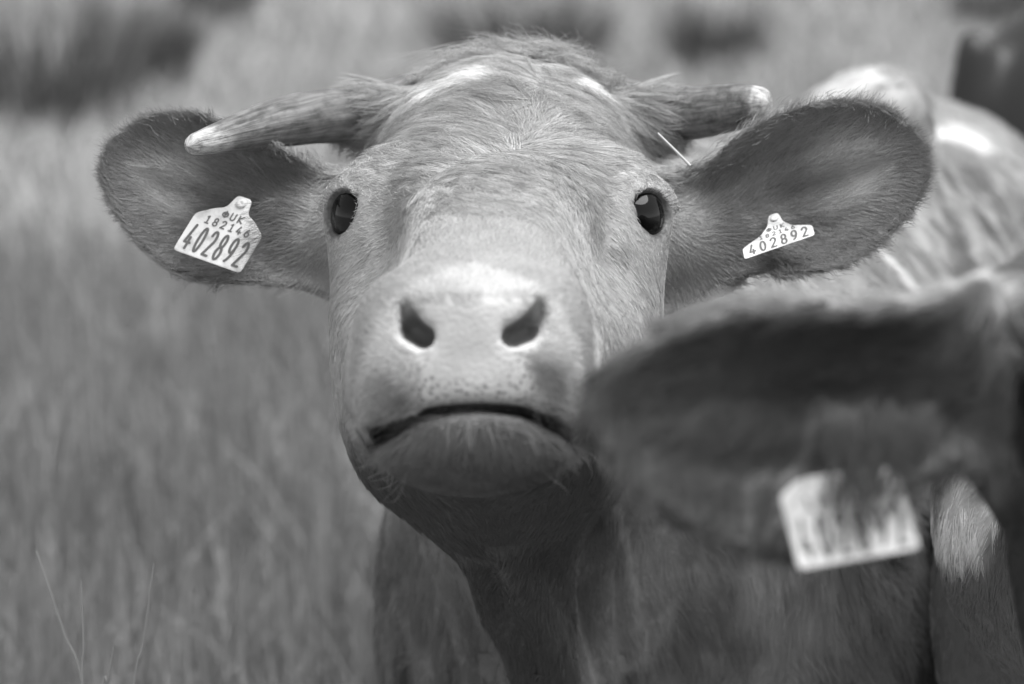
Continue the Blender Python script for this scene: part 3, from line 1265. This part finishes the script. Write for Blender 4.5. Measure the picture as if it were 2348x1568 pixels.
def strokes(paths, w):
    """flat ribbons with round ends -> 2-D quads"""
    V, F = [], []
    for p in paths:
        p = np.asarray(p)
        for a, b in zip(p[:-1], p[1:]):
            e = b - a
            l = np.linalg.norm(e)
            if l < 1e-9:
                continue
            e = e / l
            n = np.array([-e[1], e[0]])
            o = len(V)
            ring = [a + w * (n * math.cos(t) - e * math.sin(t)) for t in np.linspace(0, math.pi, 6)] + [b + w * (-n * math.cos(t) + e * math.sin(t)) for t in np.linspace(0, math.pi, 6)]
            V += ring
            F.append(list(range(o, o + 12)))
    return V, F


def text2d(txt, x0, y0, cw, hgt, stroke, fill=.72):
    P = []
    for i, ch in enumerate(txt):
        for g in GLYPH[ch]:
            P.append(np.stack([x0 + cw * (i + .5) + (g[:, 0] - .5) * cw * fill, y0 + g[:, 1] / 2 * hgt], 1))
    return strokes(P, stroke)


def ear_tag(root, outline, lines, corner, ex, ey, nvec, thick, label, bow=.0):
    """outline and text in tag units (metres along ex, ey from corner)"""
    ex, ey, nvec = (np.asarray(v, float) / np.linalg.norm(v) for v in (ex, ey, nvec))
    o2 = np.asarray(outline)
    wmax = np.abs(o2[:, 0]).max()

    def to3(p, off):
        p = np.asarray(p)
        return corner + p[:, :1] * ex + p[:, 1:] * ey + nvec * (off + bow * (p[:, :1] / wmax) ** 2)
    m = len(o2)
    ins = o2.mean(0) + (o2 - o2.mean(0)) * .975
    V = np.concatenate([to3(o2, 0), to3(o2, -thick * .8), to3(ins, -thick), to3(ins, thick * .2)])
    me = bpy.data.meshes.new('ear_tag')
    F = [list(range(2 * m, 3 * m)), list(range(4 * m - 1, 3 * m - 1, -1))]
    for i in range(m):
        j = (i + 1) % m
        F.append([i, i + m, j + m, j])
        F.append([i + m, i + 2 * m, j + 2 * m, j + m])
        F.append([j, j + 3 * m, i + 3 * m, i])
    me.from_pydata((q2w(V) - np.array(root.location)).tolist(), [], F)
    me.update()
    o = obj('ear_tag', me, MAT_TAG, root)
    o['label'] = label
    top = o2[:, 1].max()
    mid = np.array([o2[o2[:, 1] > top - .004][:, 0].mean(), top - .0045])
    sv = []
    for rr_, of in ((.0036, -thick - .0004), (.0032, -thick - .0018), (.0015, -thick - .0022), (.0002, -thick - .0012)):
        sv.append(to3(mid + rr_ * np.stack([np.cos(np.arange(16) / 8 * math.pi), np.sin(np.arange(16) / 8 * math.pi)], 1), of))
    sf = [(k * 16 + i, k * 16 + (i + 1) % 16, (k + 1) * 16 + (i + 1) % 16, (k + 1) * 16 + i) for k in range(3) for i in range(16)]
    obj('stud', raw_mesh('stud', q2w(np.concatenate(sv)) - np.array(root.location), sf), MAT_TAG, root, o)
    z = 0
    for ln in lines:
        V2, F2 = text2d(*ln)
        V3 = q2w(to3(np.array(V2), -thick - .00025 - 0 * z)) - np.array(root.location)
        # each stroke a hair's breadth above the last so that none share a plane
        me = bpy.data.meshes.new('printed_number')
        V3 = V3.reshape(-1, 12, 3) + (np.arange(len(F2)) * 1.2e-6)[:, None, None] * (q2w(-nvec) - ORG)
        me.from_pydata(V3.reshape(-1, 3).tolist(), [], F2)
        me.update()
        obj('printed_number', me, MAT_INK, root, o)
    return o


def rounded(poly, r=.0022, n=4):
    P = np.asarray(poly, float)
    out = []
    M = len(P)
    for i in range(M):
        a, b, c = P[i - 1], P[i], P[(i + 1) % M]
        u, v = (a - b), (c - b)
        lu, lv = np.linalg.norm(u), np.linalg.norm(v)
        rr = min(r, lu * .4, lv * .4)
        p, q = b + u / lu * rr, b + v / lv * rr
        for t in np.linspace(0, 1, n):
            out.append((1 - t) ** 2 * p + 2 * t * (1 - t) * b + t * t * q)
    return np.array(out)


# ------------------------------------------------------------------ the horned cow
base = (HP_M + CH_M) / 2
cow = thing('cow', 'pale horned cow staring ahead with a white-marked poll and numbered tags in both ears', 'cow', (base[0], base[1], 0))
CUT = 1.98
Ph, Fh = nets(sdf_main, (-.34, 1.39, -.26), (.34, CUT + .03, .29), .0042)
Ph, Fh = crop(Ph, Fh, lambda p: p[:, 1] < CUT + .012)
print('head', len(Fh), round(time.time() - T0, 1))
Pb, Fb = nets(sdf_main, (-.40, 1.72, -.86), (1.05, 3.75, .45), .014)
Pb, Fb = crop(Pb, Fb, lambda p: (p[:, 1] > CUT - .01) | (p[:, 2] < -.235))
P, F = merge([(Ph, Fh), (Pb, Fb)])
me = raw_mesh('body', q2w(P) - np.array(cow.location), F)
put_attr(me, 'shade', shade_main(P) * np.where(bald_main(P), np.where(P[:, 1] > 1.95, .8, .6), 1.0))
_px, _py = px_of(P)
put_attr(me, 'pore', sstep(60, 20, cap2(_px, _py, [(962, 860), (985, 915), (1085, 910), (1190, 910), (1205, 850)], 0)) * (P[:, 1] < 1.5))
body = obj('body', me, MAT_HIDE, cow)
print('body', len(Fb), round(time.time() - T0, 1))

for (c, a, h, v) in EYES:
    eyeball(c, a, h, v, cow, None)


def horn(path, seed):
    pts = np.array([L(*p[:3]) for p in path])
    rad = np.array([p[3] for p in path])
    S4 = spline(np.c_[pts, rad], 22)
    pts, rad = S4[:, :3], np.maximum(S4[:, 3], .00005)
    n = 72
    V, F = tube(pts, rad, n)
    k = len(pts)
    u = np.repeat(np.linspace(0, 1, k), n)
    th = np.tile(np.arange(n) / n * 2 * math.pi, k)
    pr = np.stack([u * 1.6, np.cos(th) * .9, np.sin(th) * .9], 1)
    streak = fbm(pr * [3, 11, 11], 2.0, seed, 4)
    blot = fbm(pr, 3.0, seed + 5)
    ctr = np.repeat(pts, n, 0)
    dirn = V - ctr
    V = ctr + dirn * (1 + .05 * (streak - .5) + .10 * (blot - .5))[:, None]
    return V, F, u, th, streak, blot


HL = [(960, 225, 1.885, .020), (880, 250, 1.875, .0205), (790, 264, 1.86, .0200), (700, 272, 1.835, .0188), (625, 285, 1.80, .0170), (570, 298, 1.775, .0142), (515, 312, 1.75, .0112),
      (465, 326, 1.73, .0085), (440, 333, 1.722, .0062), (429, 336, 1.717, .0002)]
HR = [(1400, 235, 1.885, .020), (1470, 252, 1.88, .0205), (1530, 260, 1.87, .0205), (1600, 259, 1.86, .0192), (1660, 250, 1.85, .0178), (1705, 242, 1.842, .0160), (1738, 238, 1.836, .0130), (1757, 238, 1.832, .0085),
      (1763, 238, 1.831, .0002)]
for path, seed, cut in ((HL, 3, .70), (HR, 9, .74)):
    V, F, u, th, st, bl = horn(path, seed)
    tip = sstep(cut - .04, cut + .05, u + .12 * (bl - .5))
    s = .14 * (1 - tip) + .42 * tip
    me = raw_mesh('horn', q2w(V) - np.array(cow.location), F)
    put_attr(me, 'shade', s)
    put_attr(me, 'along', u + seed)
    put_attr(me, 'ring_cos', np.cos(th) * .5)
    put_attr(me, 'ring_sin', np.sin(th) * .5)
    ho = obj('horn', me, MAT_HORN, cow)

# tags in the ears
TW = .050
out_tag = rounded([(0, 0), (.0545, 0), (.0545, .030), (.044, .0375), (.036, .041), (.033, .052), (.0215, .052), (.0185, .041), (.0105, .0375), (0, .030)], .003)
big, small = .0155, .0075
LINES = [('402892', .0022, .0028, .0083, .0205, .0009, .62), ('182146', .0080, .0256, .0064, .0060, .0005, .62), ('OUK', .0180, .0333, .0062, .0056, .0005, .7)]
kL = L(397, 572, 1.765)
ear_tag(cow, out_tag * [.90, 1.02], [(t, x * .90, y * 1.02, c * .90, h * 1.02, s_, f) for (t, x, y, c, h, s_, f) in LINES], kL,
        L(555, 628, 1.765) - kL, L(462, 466, 1.775) - kL, (.10, 1, .05), .0012, 'pale tag with hairs across it, printed 402892')
kR = L(1706, 594, 1.760)
neck_tag = rounded([(0, 0), (.0545, 0), (.0545, .0115), (.0500, .0142), (.0400, .0190), (.0340, .0265), (.0315, .0385), (.0245, .0385), (.0215, .0265), (.0150, .0190), (.0048, .0142),
                    (0, .0115)], .0022)
ear_tag(cow, neck_tag, [('402892', .0030, .0020, .0081, .0112, .0008, .62), ('182146', .0125, .0149, .0050, .0042, .00042, .62), ('OUK', .0195, .0205, .0052, .0045, .00042, .7)], kR,
        L(1880, 534, 1.775) - kR, L(1698, 556, 1.775) - kR, (-.1, 1, .05), .0012, 'clean pale tag printed 402892 with a narrow neck')

# ------------------------------------------------------------------ fur of the horned cow
ctr = Ph[Fh].mean(1)
w = np.ones(len(Fh))
pxc, pyc = px_of(ctr)
w *= bald_main(ctr)
w = np.where(ctr[:, 1] < 1.56, 2.2, 1.0) * w
w = np.where(ctr[:, 1] > 1.90, .35, w)
e_, rim_ = ear_w(ctr)
w = w * (1 + .3 * rim_)
fore = sstep(500, 380, pyc) * (1 - e_) * (ctr[:, 1] < 1.97)
PT, RR, SH = [], [], []
for (wt, nl, kw, lv) in ((w * fore, 9000, dict(clump=14, spread=.0034, pinch=.74, jit=.18, wav=.16), .75),
                         (w * (1 - fore) * (1 - e_), 17000, dict(clump=9, spread=.0034, pinch=.30, jit=.12, wav=.08), .22),
                         (w * (1 - fore) * e_, 6500, dict(clump=11, spread=.0034, pinch=.35, jit=.14, wav=.10), .30)):
    roots = tri_sample(Ph, Fh, wt, nl)
    roots = roots[bald_main(roots)]
    pts, R, r0, idx = grow(sdf_main, roots, flow_head, len_head, lift_head, .00016, **kw)
    ok = bald_main(r0) & np.isfinite(pts).all((1, 2))
    lockv = (rng.random(len(roots)) - .5)[idx]
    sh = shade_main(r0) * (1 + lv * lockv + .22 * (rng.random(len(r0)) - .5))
    PT.append(pts[ok])
    RR.append(R[ok])
    SH.append(sh[ok])
hair_curves('fur', np.concatenate(PT), np.concatenate(RR), np.concatenate(SH), MAT_HAIR, cow)
print('fur', sum(len(x) for x in PT), round(time.time() - T0, 1))

# body coat
ctr = Pb[Fb].mean(1)
w = (ctr[:, 1] < 3.3) * np.where(ctr[:, 1] < 2.4, 1.0, .6) * (ctr[:, 2] > -.5)
roots = tri_sample(Pb, Fb, w, 8000)
pts, R, r0, idx = grow(sdf_main, roots, flow_head, len_head, lift_head, .00026, clump=12, spread=.007, pinch=.42, wav=.25, jit=.35)
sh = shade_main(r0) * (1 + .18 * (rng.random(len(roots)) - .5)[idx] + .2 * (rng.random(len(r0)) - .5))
hair_curves('body_coat', pts, R, sh, MAT_HAIR, cow)
print('coat', len(pts), round(time.time() - T0, 1))

# poll tuft: long loose hair standing on the crown
ctr = Ph[Fh].mean(1)
pxc, pyc = px_of(ctr)
w = ((pyc < 230) & (ctr[:, 1] > 1.855) & (ctr[:, 1] < 1.97) & (ctr[:, 2] > .12) & (np.abs(ctr[:, 0] - .01) < .075)).astype(float)
roots = tri_sample(Ph, Fh, w, 950)


def flow_poll(q, nr):
    return np.stack([(q[:, 0] - .012) * 9, -.15 + .5 * (rng.random(len(q)) - .5), .55 + 0 * q[:, 0]], 1) + .5 * (rng.random((len(q), 3)) - .5)


pts, R, r0, idx = grow(sdf_main, roots, flow_poll, lambda q: (.027 + .026 * vnoise(q, 40, 4)) * sstep(1.845, 1.89, q[:, 1]) * (1 - .5 * np.clip(np.abs(q[:, 0] - .012) / .08, 0, 1)), lambda q: .35 + .5 * vnoise(q, 60, 14), .00018, clump=13, spread=.0045, pinch=.6, wav=.5, k=8, jit=1.0)
sh = (.50 + .2 * (vnoise(r0, 30, 77) - .5)) * (1 + .6 * (rng.random(len(roots)) - .5)[idx])
hair_curves('poll_tuft', pts, R, sh, MAT_HAIR, cow)

# long guard hairs: muzzle whiskers, chin hairs, brow hairs
cand = tri_sample(Ph, Fh, np.ones(len(Fh)) * (Ph[Fh].mean(1)[:, 1] < 1.75), 9000)
px_, py_ = px_of(cand)
g = grad(sdf_main, cand)
m = (((cand[:, 1] < 1.53) & (py_ > 700) & (np.abs(px_ - 1083) > 150)) | ((py_ > 1000) & (cand[:, 1] < 1.60) & (rng.random(len(cand)) < .03)) | ((np.hypot(np.abs(px_ - 1138) - 365, py_ - 395) < 30) & (rng.random(len(cand)) < .4))) & (g[:, 1] < .4)
cand = cand[m][:80]
pts, R, r0, idx = grow(sdf_main, cand, lambda q, n_: np.stack([(q[:, 0] + .02) * 12, .2 + 0 * q[:, 0], -.5 + 0 * q[:, 0]], 1), lambda q: np.full(len(q), .024),
                       lambda q: np.full(len(q), .9), .00012, clump=1, spread=.0001, pinch=0, wav=.15, k=6, jit=.5)
hair_curves('whiskers', pts, R, np.full(len(pts), .33), MAT_HAIR, cow)
# eyelashes
lash = []
for (c, a, h, v) in EYES:
    for t in np.linspace(20, 160, 60):
        tr_ = math.radians(t + rng.normal(0, 2))
        p0 = c + h * .0205 * math.cos(tr_) + v * .0160 * math.sin(tr_) + a * .0155
        out_ = a * .9 + h * math.cos(tr_) * .5 + v * math.sin(tr_) * .2
        ll = .010 + .005 * rng.random()
        lash.append([p0 + out_ * ll * s_ - np.array([0, 0, 1]) * ll * .55 * s_ * (1.2 - s_) for s_ in np.linspace(0, 1, 5)])
lash = np.array(lash)
hair_curves('eyelashes', lash, np.full(lash.shape[:2], .00010) * np.linspace(1, .3, 5), np.full(len(lash), .04), MAT_HAIR, cow)

# ear hair straying across the tag
hp = []
for i in range(170):
    a = L(625 + 30 * rng.random(), 450 + 150 * rng.random(), 1.772)
    l_ = .012 + .016 * rng.random()
    dz = rng.normal(-.25, .25)
    hp.append([a + np.array([-l_ * s_, -.016 * math.sin(s_ * 2.2), dz * l_ * s_]) for s_ in np.linspace(0, 1, 6)])
hp = np.array(hp)
hair_curves('ear_tuft', hp, np.full(hp.shape[:2], .00013) * np.linspace(1, .3, 6), np.full(len(hp), .16), MAT_HAIR, cow)

# ------------------------------------------------------------------ the cow in front, its head half outside the picture
base = (HP_F + CH_F) / 2
cowf = thing('cow', 'darker cow with a broad tagged ear held out across the horned cow\'s neck', 'cow', (base[0], base[1], 0))
CUTF = 1.42
P1, F1 = nets(sdf_front, (.03, .80, -.34), (.66, CUTF + .03, .20), .0052)
P1, F1 = crop(P1, F1, lambda p: p[:, 1] < CUTF + .012)
P2, F2 = nets(sdf_front, (.10, 1.30, -.90), (1.75, 2.85, .35), .015)
P2, F2 = crop(P2, F2, lambda p: p[:, 1] > CUTF - .01)
P, F = merge([(P1, F1), (P2, F2)])
me = raw_mesh('body', q2w(P) - np.array(cowf.location), F)
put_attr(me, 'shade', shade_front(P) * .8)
obj('body', me, MAT_HIDE, cowf)
for (c, a, h, v) in EYES:
    eyeball(c + OFF_F, a, h, v, cowf, None)


def flow_front(q, nr):
    e = ear_f
    D = np.array([.1, .5, -.8]) + .4 * np.stack([vnoise(q, 20, 81) - .5, vnoise(q, 20, 82) - .5, vnoise(q, 20, 83) - .5], 1)
    mm = np.all((q > e.lo) & (q < e.hi), axis=1)
    if mm.any():
        Pq, ee, u = e.uv(q[mm])
        w = sstep(-.1, .1, u) * sstep(.03, .01, ee)
        tan = np.array([-e.ax[1], e.ax[0]])
        sd = (Pq - e.root) @ tan
        d2 = e.ax[None] + tan[None] * np.clip(sd / .05, -1.2, 1.2)[:, None] * .8
        dirs = np.stack([d2[:, 0], -.2 + 0 * u, d2[:, 1] - .5], 1)
        dirs /= np.linalg.norm(dirs, axis=1)[:, None]
        D[mm] = D[mm] * (1 - w)[:, None] + dirs * w[:, None]
    return D


roots = tri_sample(P1, F1, np.where(P1[F1].mean(1)[:, 0] < .42, 1.0, .3), 7500)
pts, R, r0, idx = grow(sdf_front, roots, flow_front, lambda q: np.full(len(q), .017), lambda q: np.full(len(q), .25), .00026, clump=10, spread=.004, pinch=.4)
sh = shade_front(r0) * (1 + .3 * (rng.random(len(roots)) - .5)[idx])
hair_curves('fur', pts, R, sh, MAT_HAIR, cowf)
c2 = P2[F2].mean(1)
roots = tri_sample(P2, F2, (c2[:, 0] < .8) * (c2[:, 2] > -.55) * np.where((c2[:, 0] < .42) & (c2[:, 1] < 1.9), 3.0, 1.0), 4500)
pts, R, r0, idx = grow(sdf_front, roots, flow_front, lambda q: np.full(len(q), .012), lambda q: np.full(len(q), .2), .00024, clump=11, spread=.005, pinch=.4)
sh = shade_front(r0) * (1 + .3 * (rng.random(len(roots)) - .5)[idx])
hair_curves('body_coat', pts, R, sh, MAT_HAIR, cowf)
kF = L(1830, 1306, 1.122)
ear_tag(cowf, rounded([(0, 0), (.054, 0), (.054, .034), (.046, .040), (.010, .040), (0, .034)], .003), LINES[:2], kF, L(2112, 1256, 1.122) - kF, L(1772, 1080, 1.135) - kF, (.05, 1, .1), .0012, 'pale numbered tag half covered by dark ear hair')
# hair hanging over that tag
hp = []
for i in range(60):
    t = rng.beta(2, 1.7)
    a = L(1820 + 330 * t, 930 + 120 * rng.random() ** 1.5, 1.122)
    l0 = (.022 + .022 * rng.random()) * (.55 + .9 * t * (1 - t) * 2)
    dx = rng.normal(-.12, .22)
    for c_ in range(7):
        o_ = np.array([rng.normal(0, .0018), 0, rng.normal(0, .002)])
        l_ = l0 * (.7 + .5 * rng.random())
        hp.append([a + o_ * (1 - .7 * s_) + np.array([dx * l_ * s_ + .003 * math.sin(3 * s_ + i), -.006 * math.sin(2.5 * s_), -l_ * s_]) for s_ in np.linspace(0, 1, 5)])
hp = np.array(hp)
hair_curves('ear_tuft', hp, np.full(hp.shape[:2], .00028) * np.linspace(1, .3, 5), np.full(len(hp), .07), MAT_HAIR, cowf)
print('front cow', round(time.time() - T0, 1))

# ------------------------------------------------------------------ the dark cow behind
base = (HP_B + CH_B) / 2
cowb = thing('cow', 'dark brown cow standing behind the horned cow with its rump showing', 'cow', (base[0], base[1], 0))
P, F = nets(sdf_back, (.4, 3.4, -.6), (3.4, 5.4, .95), .024)
me = raw_mesh('body', q2w(P) - np.array(cowb.location), F)
put_attr(me, 'shade', shade_back(P))
obj('body', me, MAT_HIDE, cowb)

# ------------------------------------------------------------------ straw on the horned cow's temple
a, b = L(1508, 306, 1.765), L(1583, 381, 1.745)
pts = spline([a, a * .5 + b * .5 + [.001, 0, -.0008], b], 6)
rt = q2w(a)
V, F = tube(q2w(pts) - rt, np.linspace(.0008, .0010, len(pts)), 10)
me = raw_mesh('straw', V, F)
o = obj('straw', me, MAT_STRAW)
o.location = rt
tag_thing(o, 'pale bit of straw caught in the hair below the blunt horn', 'straw')
print('done', round(time.time() - T0, 1))
